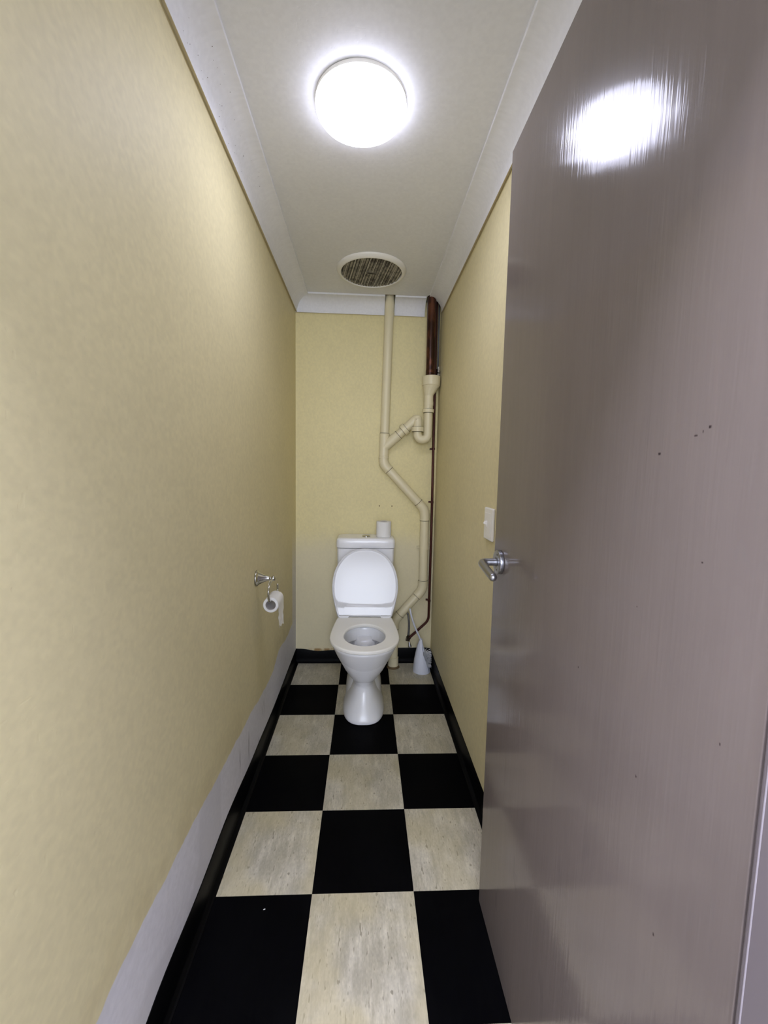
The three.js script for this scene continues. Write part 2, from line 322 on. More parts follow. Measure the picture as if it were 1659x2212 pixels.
// ------------------------------------------------------------------ the open door, its lever handle and the frame it hangs in
{
  const door = new THREE.Group(); door.name = 'door_1'; door.position.set(DX, 0.008, ZF - 0.0015); scene.add(door);
  door.userData = { kind: 'structure', label: 'taupe painted door standing open against the right wall' };
  const put = (g) => g.translate(-door.position.x, -door.position.y, -door.position.z);
  mesh('door_leaf', put(uvBy(box(DX, DX + 0.036, 0.008, DT, DZ, ZF - 0.0015, 0.0012), ZY)), M.door, door);
  const y = 1.016, z = -1.013;
  const rose = mesh('door_handle', put(aim(lathe([[0, 0], [0.0295, 0], [0.0305, 0.0012], [0.0305, 0.0095], [0.029, 0.0112], [0.0125, 0.0115], [0.0125, 0.0098], [0.0098, 0.0098], [0, 0.0098]], 56), V(DX - 0.0002, y, z), V(-1, 0, 0))), M.steel, door);
  rose.userData.label = 'satin steel lever handle on a round rose';
  for (const dy of [-0.019, 0.019]) mesh('screw', put(rod(V(DX - 0.011, y + dy, z + 0.004), V(DX - 0.0119, y + dy, z + 0.004), 0.0022, 0.0022, 12)), M.brassDark, rose);
  const lever = [V(DX - 0.0095, y, z), V(DX - 0.052, y, z), V(DX - 0.0485, y - 0.016, z + 0.092)];
  mesh('lever', put(merge([tube(lever, [0.017], 0.0095, 60, 24), bead(lever[2], 0.0095)])), M.steel, rose);
  const hx = DX + 0.036;
  const back = mesh('door_handle', put(aim(lathe([[0, 0], [0.0305, 0], [0.0305, 0.0095], [0.029, 0.011], [0, 0.011]], 40), V(hx, y, z), V(1, 0, 0))), M.steel, door);
  mesh('lever', put(merge([tube([V(hx + 0.009, y, z), V(hx + 0.044, y, z), V(hx + 0.042, y - 0.012, z + 0.09)], [0.012], 0.0085, 40, 18)])), M.steel, back);
  for (const hy of [0.25, 1.02, 1.8]) mesh('hinge', put(rod(V(DX - 0.003, hy - 0.045, ZF), V(DX - 0.003, hy + 0.045, ZF), 0.0045, 0.0045, 14)), M.steel, door).visible = false;
  door.children.filter((c) => !c.visible).forEach((c) => door.remove(c));
  struct('trim', merge([box(0.3445, 0.376, 0, 2.07, ZF + 0.0015, ZO + 0.01, 0.0035), box(XL, 0.3445, 2.032, 2.07, ZF + 0.0015, ZO + 0.01, 0.0035)]), M.jamb, 'painted door jamb and head').name = `trim_${taken.get('trim')}`;
  mesh('highlight_ridge', rod(V(0.3447, 0.002, -0.3105), V(0.3447, 2.03, -0.3105), 0.001, 0.001, 10), M.jambHighlight, scene.getObjectByName(`trim_${taken.get('trim')}`));  // added rod; its lighter colour stands in for a highlight on the jamb
}

// ------------------------------------------------------------------ hallway outside the doorway (behind the camera)
struct('hallway_floor', box(-1.3, 1.3, -0.06, -0.002, ZO, 1.5), M.hallFloor);
struct('hallway_ceiling', box(-1.3, 1.3, 2.5, 2.6, ZO - 0.1, 1.6), M.hall);
{
  const w = new THREE.Group(); w.name = 'window_1'; w.position.set(PANE.x, PANE.y, PANE.z); w.userData = { kind: 'structure', label: 'frosted hallway window' }; scene.add(w);
  const a = PANE.w / 2, b = PANE.h / 2;
  for (const [x0, x1] of [[-a, -0.02], [0.02, a]]) mesh('pane', box(x0, x1, -b, b, -0.012, -0.006), std({ color: 0xffffff, emissive: PANE.tint, emissiveIntensity: PANE.glow, roughness: 0.4 }), w);
  mesh('frame', merge([box(-a - 0.05, a + 0.05, b, b + 0.05, -0.025, 0.006), box(-a - 0.05, a + 0.05, -b - 0.05, -b, -0.025, 0.006), box(-a - 0.05, -a, -b, b, -0.025, 0.006), box(a, a + 0.05, -b, b, -0.025, 0.006), box(-0.02, 0.02, -b, b, -0.025, 0.006)]), M.plastic, w);
}
struct('wall_hallway_back', box(-1.3, 1.3, 0, 2.5, 1.5, 1.6), M.hall);
struct('wall_hallway_left', box(-1.4, -1.3, 0, 2.5, ZO - 0.1, 1.6), M.hall);
struct('wall_hallway_right', box(1.3, 1.4, 0, 2.5, ZO - 0.1, 1.6), M.hall);
struct('wall_hallway_front', merge([box(-1.3, XL, 0, 2.5, ZO - 0.1, ZO), box(0.372, 1.3, 0, 2.5, ZO - 0.1, ZO)]), M.hall);

// ------------------------------------------------------------------ lamps
{
  const t = thing('ceiling_light', 'round white glowing oyster light on the ceiling', 'ceiling light', [LAMP.x, LAMP.y, LAMP.z]);
  t.rotation.z = 0.02;
  mesh('base', lathe([[0, 0.001], [0.1255, 0.001], [0.127, -0.001], [0.127, -0.012], [0.125, -0.0135], [0, -0.0135]].reverse(), 96), M.fanWhite, t);
  const prof = [[0.0, -0.046]];
  for (let i = 1; i <= 8; i++) { const a = i / 8 * Math.PI / 2; prof.push([0.1275 * Math.sin(a) ** 0.62, -0.0135 - 0.0325 * Math.cos(a) ** 0.8]); }
  prof.push([0.1275, -0.011], [0.124, -0.0105]);
  mesh('diffuser', lathe(prof, 56), std({ color: 0xffffff, emissive: LAMP.tint, emissiveIntensity: LAMP.glow, roughness: 0.4 }), t);
  const side = LAMP.r * 1.7;
  for (const turn of [0, Math.PI / 4]) areaLight(LAMP, side, side, LAMP.y - 0.0485, turn, LAMP.power / 2);
  const h = thing('hallway_light', 'white rectangular ceiling panel light in the hallway', 'ceiling light', [HALL.x, HALL.y, HALL.z]);
  mesh('frame', box(-HALL.w / 2 - 0.03, HALL.w / 2 + 0.03, 0.012, 0.05, -HALL.d / 2 - 0.03, HALL.d / 2 + 0.03, 0.006), M.plastic, h);
  mesh('diffuser', box(-HALL.w / 2, HALL.w / 2, 0.004, 0.012, -HALL.d / 2, HALL.d / 2), std({ color: 0xffffff, emissive: HALL.tint, emissiveIntensity: HALL.glow }), h);
  areaLight(HALL, HALL.w, HALL.d, HALL.y, 0, HALL.power);
}

// ------------------------------------------------------------------ exhaust fan in the ceiling
{
  const t = thing('exhaust_fan', 'round white ceiling exhaust fan with a dusty slatted grille', 'exhaust fan', [0.016, YC, -2.222]);
  const R = 0.155;
  mesh('rim', lathe([[R, -0.004], [R + 0.001, -0.0165], [R + 0.004, -0.019], [0.166, -0.0165], [0.175, -0.009], [0.1785, -0.002], [0.1785, 0.002], [R, 0.002]], 96), M.fanWhite, t);
  mesh('backing', lathe([[0, -0.003], [R + 0.001, -0.003]], 64).rotateX(0), M.fanDust, t).userData.stem = 'backing';
  const a = 0.18, rot = (g) => g.rotateY(a);
  for (let i = -10; i <= 10; i++) { const x = i * 0.0142, l = Math.sqrt(Math.max(0, R * R - x * x)); if (l < 0.03) continue; mesh('slat', uvBy(rot(box(x - 0.0052, x + 0.0052, -0.0135, -0.003, -l, l)), XZ), M.fanDust, t); }
  for (let i = -4; i <= 4; i++) { const x = i * 0.0345 + 0.004, l = Math.sqrt(Math.max(0, R * R - x * x)); mesh('rib', rot(box(x - 0.0013, x + 0.0013, -0.0146, -0.004, -l, l)), M.fanRib, t); }
  const plate = mesh('badge', rot(box(-0.03, 0.03, -0.0155, -0.006, -0.012, 0.012, 0.001)), M.fanDust, t);
  mesh('slot', rot(box(-0.023, 0.023, -0.0162, -0.015, -0.0035, 0.0035)), M.dark, plate);
}

// ------------------------------------------------------------------ toilet
const TCX = 0.0085;
{
  const t = thing('toilet', 'white close-coupled toilet with its lid raised against the cistern', 'toilet', [TCX, 0, -2.2]);
  const at = (g) => g.translate(0, 0, 2.2);
  const N = 72;
  const outer = [[0, .103, -1.911, -2.25, -2.09, 2.7], [.006, .107, -1.908, -2.25, -2.09, 2.7], [.02, .1065, -1.911, -2.25, -2.09, 2.6], [.045, .0985, -1.925, -2.25, -2.09, 2.5], [.075, .083, -1.945, -2.25, -2.09, 2.4], [.105, .068, -1.962, -2.25, -2.08, 2.3], [.13, .0585, -1.974, -2.25, -2.08, 2.2], [.15, .0545, -1.98, -2.25, -2.08, 2.15], [.165, .0555, -1.978, -2.25, -2.08, 2.1], [.19, .0645, -1.962, -2.25, -2.07, 2.1], [.225, .0835, -1.93, -2.26, -2.06, 2.1], [.26, .105, -1.9, -2.28, -2.05, 2.1], [.295, .1245, -1.873, -2.29, -2.04, 2.1], [.33, .141, -1.85, -2.3, -2.03, 2.1], [.36, .1525, -1.832, -2.3, -2.02, 2.1], [.385, .16, -1.819, -2.3, -2.0, 2.1], [.394, .1625, -1.814, -2.3, -2.0, 2.1], [.4005, .161, -1.8155, -2.298, -2.0, 2.1], [.403, .157, -1.82, -2.294, -2.0, 2.1]];
  const inner = [[.403, .126, -1.852, -2.16, -2.0, 2.1], [.4005, .121, -1.857, -2.155, -2.0, 2.1], [.386, .119, -1.859, -2.153, -2.0, 2.1], [.345, .1145, -1.864, -2.1465, -2.0, 2.1], [.339, .1152, -1.864, -2.147, -2.0, 2.1], [.337, .117, -1.863, -2.15, -2.0, 2.1], [.3372, .125, -1.861, -2.162, -2.0, 2.1], [.352, .132, -1.86, -2.172, -2.0, 2.1], [.338, .1335, -1.86, -2.174, -2.0, 2.1], [.31, .124, -1.866, -2.165, -2.0, 2.1], [.26, .1, -1.89, -2.14, -2.01, 2.1], [.21, .075, -1.94, -2.12, -2.03, 2.1], [.175, .055, -1.98, -2.1, -2.04, 2.1], [.165, .02, -2.02, -2.06, -2.04, 2]];
  const ring = (l) => superRing(N, l[0], l[1], l[2], l[3], l[4], l[5], l[5]);
  const pan = loft([...outer, ...inner].map(ring), { capA: true, capB: true });
  const rear = loft([[0, .098, -2.03, -2.42, -2.24, 3.2], [.01, .1005, -2.028, -2.42, -2.24, 3.2], [.06, .098, -2.035, -2.42, -2.24, 3], [.1, .09, -2.05, -2.42, -2.24, 2.8], [.14, .078, -2.07, -2.42, -2.24, 2.6], [.2, .075, -2.1, -2.42, -2.24, 2.5], [.3, .09, -2.12, -2.46, -2.26, 2.5], [.36, .115, -2.14, -2.5, -2.28, 2.6]].map(ring), { capA: true, capB: true });
  const deck = extrude(new THREE.Shape([[-0.145, 2.19], [0.145, 2.19], [0.152, 2.3], [0.15, 2.5], [0.14, 2.56], [-0.14, 2.56], [-0.15, 2.5], [-0.152, 2.3]].map(([x, z]) => new THREE.Vector2(x, z))), 0.05, 0.008).rotateX(-Math.PI / 2).translate(0, 0.352, 0);
  mesh('pan', at(merge([pan, rear, deck])), M.porcelain, t);
  mesh('water', at(loft([superRing(N, 0.226, 0.0815, -1.928, -2.1255, -2.025, 2.1), superRing(N, 0.212, 0.0745, -1.941, -2.1195, -2.03, 2.1)], { capA: true, capB: true }).scale(1, 1, 1)), M.water, t);
  // seat: a ring with squared back corners
  const edge = (w, zf, wb, zb, zc, n = 26) => {
    const p = [];
    for (let i = 0; i <= n; i++) { const a = -Math.PI / 2 + i / n * Math.PI, s = Math.sin(a), c = Math.cos(a); p.push([w * Math.sign(s) * Math.abs(s) ** 0.94, zc + (zf - zc) * Math.abs(c) ** 0.94]); }
    const right = []; for (let i = 1; i <= 10; i++) { const k = i / 10; right.push([lerp(w, wb, k ** 1.75), lerp(zc, zb, k)]); }
    return [...p, ...right, ...right.slice().reverse().map(([x, z]) => [-x, z])].map(([x, z]) => new THREE.Vector2(x, -z));
  };
  const seatShape = new THREE.Shape(edge(0.1735, -1.797, 0.152, -2.252, -1.99));
  const hole = []; for (let i = 0; i < 60; i++) { const a = i / 60 * Math.PI * 2; hole.push(new THREE.Vector2(0.1035 * Math.cos(a), 1.992 + (Math.sin(a) > 0 ? 0.15 : 0.128) * Math.sin(a))); }
  seatShape.holes.push(new THREE.Path(hole));
  mesh('seat', at(extrude(seatShape, 0.019, 0.007, 5).rotateX(-Math.PI / 2).translate(0, 0.4075, 0)), M.seat, t);
  // lid, built flat (x across, y up from the hinge, z towards the room) and then leaned back
  const lidEdge = (k) => { const p = [], w = 0.188 - k, top = 0.386 - k, c = 0.168; for (let i = 0; i <= 40; i++) { const a = i / 40 * Math.PI; p.push(new THREE.Vector2(w * Math.sign(Math.cos(a)) * Math.abs(Math.cos(a)) ** 0.93, c + (top - c) * Math.sin(a) ** 0.93)); } for (let i = 1; i <= 12; i++) { const q = i / 12; p.push(new THREE.Vector2(-lerp(w, 0.153 - k, q ** 1.7), lerp(c, 0, q))); } for (let i = 12; i >= 1; i--) { const q = i / 12; p.push(new THREE.Vector2(lerp(w, 0.153 - k, q ** 1.7), lerp(c, 0, q))); } return p; };
  const lean = (g) => at(g.rotateX(-0.27).translate(0, 0.424, -2.262));
  const lid = mesh('lid', lean(extrude(new THREE.Shape(lidEdge(0)), 0.007, 0.0025, 4)), M.lid, t);
  // inner face: a shallow dish with a rounded step up to the flange at the hinge and a thin raised rim
  {
    const out = lidEdge(0.0012), n = out.length, c0 = new THREE.Vector2(0, 0.19), K = 34, pos = [], uv = [], idx = [];
    const height = (x, y, d) => { const k = y - (0.056 + 0.5 * x * x) - 0.03 * smooth(0.15, 0.18, Math.abs(x)); return 0.0075 + 0.0065 * smooth(0.007, -0.006, k) + 0.0022 * smooth(0.011, 0.006, d) - 0.009 * smooth(0.003, 0.0, d); };
    pos.push(0, c0.y, height(0, c0.y, 1)); uv.push(0, 0);
    for (let k = 1; k <= K; k++) for (let i = 0; i < n; i++) { const t = 1 - (1 - k / K) ** 1.35, x = lerp(c0.x, out[i].x, t), y = lerp(c0.y, out[i].y, t); pos.push(x, y, height(x, y, (1 - t) * out[i].distanceTo(c0))); uv.push(x, y); }
    for (let i = 0; i < n; i++) idx.push(0, 1 + i, 1 + (i + 1) % n);
    for (let k = 1; k < K; k++) for (let i = 0; i < n; i++) { const a = 1 + (k - 1) * n + i, b = 1 + (k - 1) * n + (i + 1) % n; idx.push(a, a + n, b + n, a, b + n, b); }
    const g = new THREE.BufferGeometry(); g.setAttribute('position', new THREE.Float32BufferAttribute(pos, 3)); g.setAttribute('uv', new THREE.Float32BufferAttribute(uv, 2)); g.setIndex(idx); g.computeVertexNormals();
    mesh('inner_face', lean(g), M.lid, lid);
  }
  for (const s of [-1, 1]) mesh('hinge', at(merge([box(s * 0.118 - 0.024, s * 0.118 + 0.024, 0.412, 0.4345, -2.268, -2.236, 0.005), rod(V(s * 0.118 - 0.028, 0.431, -2.244), V(s * 0.118 + 0.028, 0.431, -2.244), 0.0068)])), M.lid, t);
  // cistern
  const cis = loft([[.395, .150, -2.43], [.42, .158, -2.422], [.5, .164, -2.417], [.65, .1685, -2.413], [.786, .171, -2.411]].map(([y, w, zf]) => superRing(N, y, w, zf, -2.584, (zf - 2.584) / 2, 9)), { capA: true, capB: true, crease: 0.9 });
  const tank = mesh('cistern', at(cis), M.porcelain, t);
  const lidRings = [[.789, .1735, 0], [.791, .1765, .003], [.82, .1765, .003], [.834, .1755, .002], [.8435, .1705, -.003], [.8475, .163, -.011], [.8485, .15, -.02]];
  mesh('cistern_lid', at(loft(lidRings.map(([y, w, d]) => superRing(N, y, w, -2.409 + d, -2.584 - d * 0.3, -2.4965, 7)), { capA: true, capB: true })), M.porcelain, tank);
  const button = mesh('flush_button', at(lathe([[0.025, 0], [0.0255, 0.003], [0.0235, 0.006], [0.0195, 0.0068], [0.019, 0.0055], [0.0, 0.0062]], 40).translate(0.002, 0.8478, -2.49)), M.chrome, tank);
}

// ------------------------------------------------------------------ toilet paper
function paperRoll(name, label, at, r, core, len) {
  const t = thing(name, label, 'toilet paper', at);
  const c = 0.0025, wob = (k) => 1 + 0.006 * Math.sin(k * 2.3);
  const prof = [[core, 0], [r - c, 0], [r, c], [r, len - c], [r - c, len], [core, len], [core, 0]];
  const g = lathe(prof, 64);
  mesh('roll', toCreasedNormals(g, 0.7), M.paper, t);
  mesh('core', lathe([[core - 0.0012, 0.0005], [core - 0.0001, 0.0005], [core - 0.0001, len - 0.0005], [core - 0.0012, len - 0.0005], [core - 0.0012, 0.0005]], 40), M.card, t);
  return t;
}
paperRoll('toilet_roll', 'full white toilet roll standing on the cistern lid', [0.117, 0.8486, -2.493], 0.0455, 0.021, 0.094);
{
  const t = thing('toilet_roll_holder', 'chrome toilet roll holder with a swing arm on the left wall', 'holder', [XL, 0.803, -1.648]);
  mesh('post', aim(lathe([[0, 0], [0.0325, 0], [0.0325, 0.004], [0.031, 0.0075], [0.0265, 0.0095], [0.0255, 0.013], [0.0205, 0.022], [0.0145, 0.034], [0.0105, 0.045], [0.009, 0.0505], [0.0092, 0.054], [0.006, 0.0555], [0.0055, 0.06], [0, 0.061]], 56), V(0, 0, 0), V(1, 0, 0)), M.chrome, t);
  mesh('knob', bead(V(0.068, 0, 0), 0.0108), M.chrome, t);
  const arm = [V(0.068, -0.004, 0.002), V(0.068, -0.002, 0.052), V(0.068, -0.03, 0.086), V(0.068, -0.073, 0.072), V(0.068, -0.0785, 0.04), V(0.068, -0.0785, -0.066), V(0.068, -0.072, -0.078), V(0.068, -0.046, -0.0775)];
  const crv = new THREE.CatmullRomCurve3(arm, false, 'centripetal');
  mesh('swing_arm', merge([new THREE.TubeGeometry(crv, 120, 0.0041, 14, false), bead(arm[arm.length - 1], 0.0041)]), M.chrome, t);
}
{
  const r = paperRoll('toilet_roll', 'nearly used toilet roll hanging on the chrome holder with a torn tail', [XL + 0.068, 0.7075, -1.598], 0.0305, 0.0205, 0.1);
  r.rotation.x = -Math.PI / 2;
  // the loose tail, made in the roll's own axes (y runs along the roll)
  const cols = 20, rows = 30, pos = [], uv = [], idx = [], n = noiser(81, 6, 8);
  for (let side = 0; side < 2; side++) for (let j = 0; j <= rows; j++) for (let i = 0; i <= cols; i++) {
    const u = i / cols, v = j / rows, hang = lerp(0.09, 0.112, u) + 0.008 * smooth(0.2, 0, u) - 0.004 * Math.sin(u * 9), d = v * (hang + 0.03) - 0.03;
    let x = 0.0312, y = d; if (d < 0) { const a = -d / 0.0312; x = 0.0312 * Math.cos(a); y = -0.0312 * Math.sin(a); }
    const along = lerp(0.0, 0.1, u) * (1 - 0.12 * smooth(0.3, 1, v)) + 0.006 * smooth(0.3, 1, v);
    x += 0.006 * (n(u, v) - 0.5) * smooth(0.3, 0.8, v) - side * 0.0005;
    // world down (-y) is the roll's own z turned by -90 degrees about x: local (x, along, -y) -> world (x, y, -along)
    pos.push(x, along, -y); uv.push(u * 0.1, v * 0.15);
  }
  const W1 = cols + 1, S = W1 * (rows + 1);
  for (let j = 0; j < rows; j++) for (let i = 0; i < cols; i++) { const a = j * W1 + i, b = a + 1, c = a + W1, d = c + 1; idx.push(a, b, d, a, d, c, S + a, S + d, S + b, S + a, S + c, S + d); }
  const g = new THREE.BufferGeometry(); g.setAttribute('position', new THREE.Float32BufferAttribute(pos, 3)); g.setAttribute('uv', new THREE.Float32BufferAttribute(uv, 2)); g.setIndex(idx); g.computeVertexNormals();
  mesh('tail', g, M.paper, r);
}

// ------------------------------------------------------------------ plastic waste pipe with its trap and funnel
const ZP = ZB + 0.033;
{
  const t = thing('waste_pipe', 'cream plastic waste pipe zigzagging down the back wall with a trap', 'pipe', [0.11, 0, ZP]);
  const at = (g) => g.translate(-0.11, 0, -ZP);
  const R = 0.0272, S = R + 0.0026;
  const run = (a, b, r = R) => mesh('pipe', at(rod(a, b, r)), M.pvc, t);
  const ring = (end, next, r, o) => mesh('joint', at(aim(lathe([[r - 0.004, -0.0022], [r - 0.0004, -0.0022], [r - 0.0004, 0.0006], [r - 0.004, 0.0006]], 32), end, next.clone().sub(end).normalize())), M.joint, o);
  const fit = (pts, bend, r = S) => { const o = mesh('elbow', at(merge([tube(pts, bend, r, 40, 28), cuff(pts[0], pts[1], r), cuff(pts[pts.length - 1], pts[pts.length - 2], r)])), M.pvc, t); ring(pts[0], pts[1], r, o); ring(pts[pts.length - 1], pts[pts.length - 2], r, o); };
  const cuff = (end, next, r) => { const d = next.clone().sub(end).normalize(); return aim(lathe([[r - 0.004, -0.0005], [r, 0], [r + 0.0016, 0.001], [r + 0.0016, 0.0045], [r, 0.0075]], 32), end, d); };
  const between = (a, b, d) => a.clone().add(b.clone().sub(a).setLength(d));
  const A = V(0.131, 2.36, ZP), B = V(0.1148, 1.509, ZP), C = V(0.1105, 1.292, ZP), D = V(0.3765, 1.011, ZP), E = V(0.3775, 0.499, ZP), F = V(0.2, 0.297, ZP + 0.012), G = V(0.196, 0.0, ZP + 0.034);
  run(A, B); run(B, C); run(C, D); run(D, E); run(E, F); run(F, G);
  fit([between(C, B, 0.052), C, between(C, D, 0.052)], [0.03]);
  fit([between(D, C, 0.06), D, between(D, E, 0.068)], [0.035]);
  fit([between(E, D, 0.058), E, between(E, F, 0.058)], [0.035]);
  fit([between(F, E, 0.05), F, between(F, G, 0.05)], [0.03]);
  // junction where the trap's branch comes in
  const J = V(0.1115, 1.392, ZP), K = V(0.3035, 1.566, ZB + 0.076), dir = K.clone().sub(J).normalize();
  const sock = (p, q, r) => rod(p, q, r, r, 32);
  const jn = mesh('junction', at(merge([sock(V(0.1108, 1.325, ZP), V(0.1142, 1.478, ZP), S), sock(J, J.clone().addScaledVector(dir, 0.118), S), cuff(V(0.1108, 1.325, ZP), J, S), cuff(V(0.1142, 1.478, ZP), J, S), cuff(J.clone().addScaledVector(dir, 0.118), J, S)])), M.pvc, t);
  ring(V(0.1108, 1.325, ZP), J, S, jn); ring(V(0.1142, 1.478, ZP), J, S, jn); ring(J.clone().addScaledVector(dir, 0.118), J, S, jn);
  run(J.clone().addScaledVector(dir, 0.1), K.clone().addScaledVector(dir, -0.028), 0.0262);
  const nut = (p, d, h, r) => { const o = mesh('coupling_nut', at(aim(lathe([[r - 0.009, -h / 2], [r - 0.001, -h / 2], [r, -h / 2 + 0.001], [r, h / 2 - 0.001], [r - 0.001, h / 2], [r - 0.009, h / 2]], 12), p, d)), M.pvc, t);
    for (const k of [-1, 1]) mesh('joint', at(rod(p.clone().addScaledVector(d, k * (h / 2 + 0.0002)), p.clone().addScaledVector(d, k * (h / 2 + 0.0016)), r - 0.005, r - 0.005, 30)), M.joint, o); };
  nut(J.clone().addScaledVector(dir, 0.168), dir, 0.026, 0.0365);
  // trap: hairpin over the top, then the U
  const z = ZB + 0.084, tr = 0.0252;
  mesh('trap', at(merge([tube([K.clone().addScaledVector(dir, -0.06), K.clone().add(V(0.004, 0.008, 0)), V(0.3105, 1.555, z), V(0.3105, 1.49, z)], [0.024, 0.02], tr + 0.001, 60, 26)])), M.pvc, t);
  nut(V(0.3105, 1.502, z), V(0, 1, 0), 0.026, 0.0385);
  const U = []; for (let i = 0; i <= 24; i++) { const a = Math.PI + i / 24 * Math.PI; U.push(V(0.342 + 0.0315 * Math.cos(a), 1.474 + 0.0315 * Math.sin(a), z)); }
  mesh('trap', at(new THREE.TubeGeometry(new THREE.CatmullRomCurve3([V(0.3105, 1.5, z), ...U, V(0.3735, 1.54, z), V(0.3735, 1.615, z)]), 90, tr, 26, false)), M.pvc, t);
  nut(V(0.3735, 1.613, z), V(0, 1, 0), 0.02, 0.0345);
  run(V(0.3735, 1.61, z), V(0.3735, 1.706, z), 0.0272);
  mesh('collar', at(rod(V(0.3735, 1.645, z), V(0.3735, 1.668, z), 0.0288, 0.0288, 32)), M.pvc, t);
  const cone = loft([[1.703, 0.0275, 0], [1.707, 0.0285, 0], [1.7605, 0.0498, 0.0135], [1.7612, 0.0528, 0.0128], [1.763, 0.0536, 0.012], [1.813, 0.0536, 0.012], [1.815, 0.0525, 0.0125], [1.815, 0.0495, 0.0135], [1.79, 0.0495, 0.0135]].map(([y, r, dx]) => superRing(48, y, r, z + r, z - r, z, 2, 2, 0.3735 + dx)), { capA: true, capB: true, crease: 0.3 });
  mesh('funnel', at(cone), M.pvc, t);
  const clip = mesh('pipe_clip', at(merge([rod(V(0.3777, 0.76, ZP), V(0.3777, 0.784, ZP), R + 0.002, R + 0.002, 32), box(0.333, 0.352, 0.7625, 0.7815, ZB, ZB + 0.004, 0.001), box(0.337, 0.352, 0.768, 0.776, ZB, ZB + 0.03, 0.001)])), M.pvc, t);
  mesh('screw', at(rod(V(0.339, 0.772, ZB + 0.004), V(0.339, 0.772, ZB + 0.006), 0.003, 0.0025, 10)), M.steel, clip);
  mesh('floor_collar', at(rod(V(0.1955, 0.0, ZP + 0.034), V(0.196, 0.064, ZP + 0.0305), 0.0335, 0.0325, 36)), M.pvc, t);
  mesh('sealant', at(lathe([[0.042, 0], [0.038, 0.006], [0.0335, 0.012]], 36).translate(0.1955, 0.0006, ZP + 0.034)), M.rust, t);
}
// ------------------------------------------------------------------ copper pipes
{
  const t = thing('copper_pipe', 'wide brown copper pipe dropping into the plastic funnel', 'pipe', [0.38, 1.8, ZB + 0.084]);
  const at = (g) => g.translate(-0.38, -1.8, -(ZB + 0.084)), z = ZB + 0.084;
  mesh('pipe', at(rod(V(0.3785, 1.79, z), V(0.3745, 2.42, z), 0.0262, 0.0262, 40)), M.copper, t);
  mesh('ferrule', at(rod(V(0.3785, 1.816, z), V(0.3785, 1.852, z), 0.0282, 0.0276, 40)), M.copper, t);
  const s = thing('copper_pipe', 'thin brown copper water pipe running down the corner beside the plastic pipe', 'pipe', [0.42, 0.2, ZB + 0.03]);
  const as = (g) => g.translate(-0.42, -0.2, -(ZB + 0.03)), zs = ZB + 0.03;
  mesh('pipe', as(tube([V(0.4135, 2.42, zs), V(0.418, 1.517, zs), V(0.4225, 0.9, zs), V(0.4215, 0.293, zs), V(0.3, 0.178, zs + 0.002)], [0.2, 0.2, 0.03], 0.0078, 140, 16)), M.copperDark, s);
  for (const [x, y] of [[0.4195, 1.392], [0.4218, 0.424], [0.421, 1.06]]) { mesh('saddle_clip', as(merge([rod(V(x, y - 0.006, zs), V(x, y + 0.006, zs), 0.0098, 0.0098, 18), box(x - 0.019, x - 0.006, y - 0.0055, y + 0.0055, ZB, ZB + 0.012, 0.001)])), M.copperDark, s); }
  const q = thing('copper_pipe', 'short thin dark pipe beside the wide copper pipe, ending at a valve', 'pipe', [0.431, 1.86, ZB + 0.022]);
  const aq = (g) => g.translate(-0.431, -1.86, -(ZB + 0.022)), zq = ZB + 0.022;
  mesh('pipe', aq(rod(V(0.4335, 1.86, zq), V(0.4305, 2.42, zq), 0.0058, 0.0058, 18)), M.hose, q);
  mesh('valve_body', aq(merge([rod(V(0.4335, 1.83, zq), V(0.4335, 1.876, zq), 0.0095, 0.0095, 8), rod(V(0.4335, 1.856, zq), V(0.4335, 1.856, zq + 0.036), 0.0075, 0.0075, 16)])), M.brassDark, q);
  mesh('valve_handle', aq(merge([box(0.4285, 0.4385, 1.847, 1.882, zq + 0.032, zq + 0.037, 0.001), rod(V(0.4335, 1.838, zq), V(0.4335, 1.838, zq + 0.028), 0.006, 0.0075, 6)])), M.chrome, q);
}
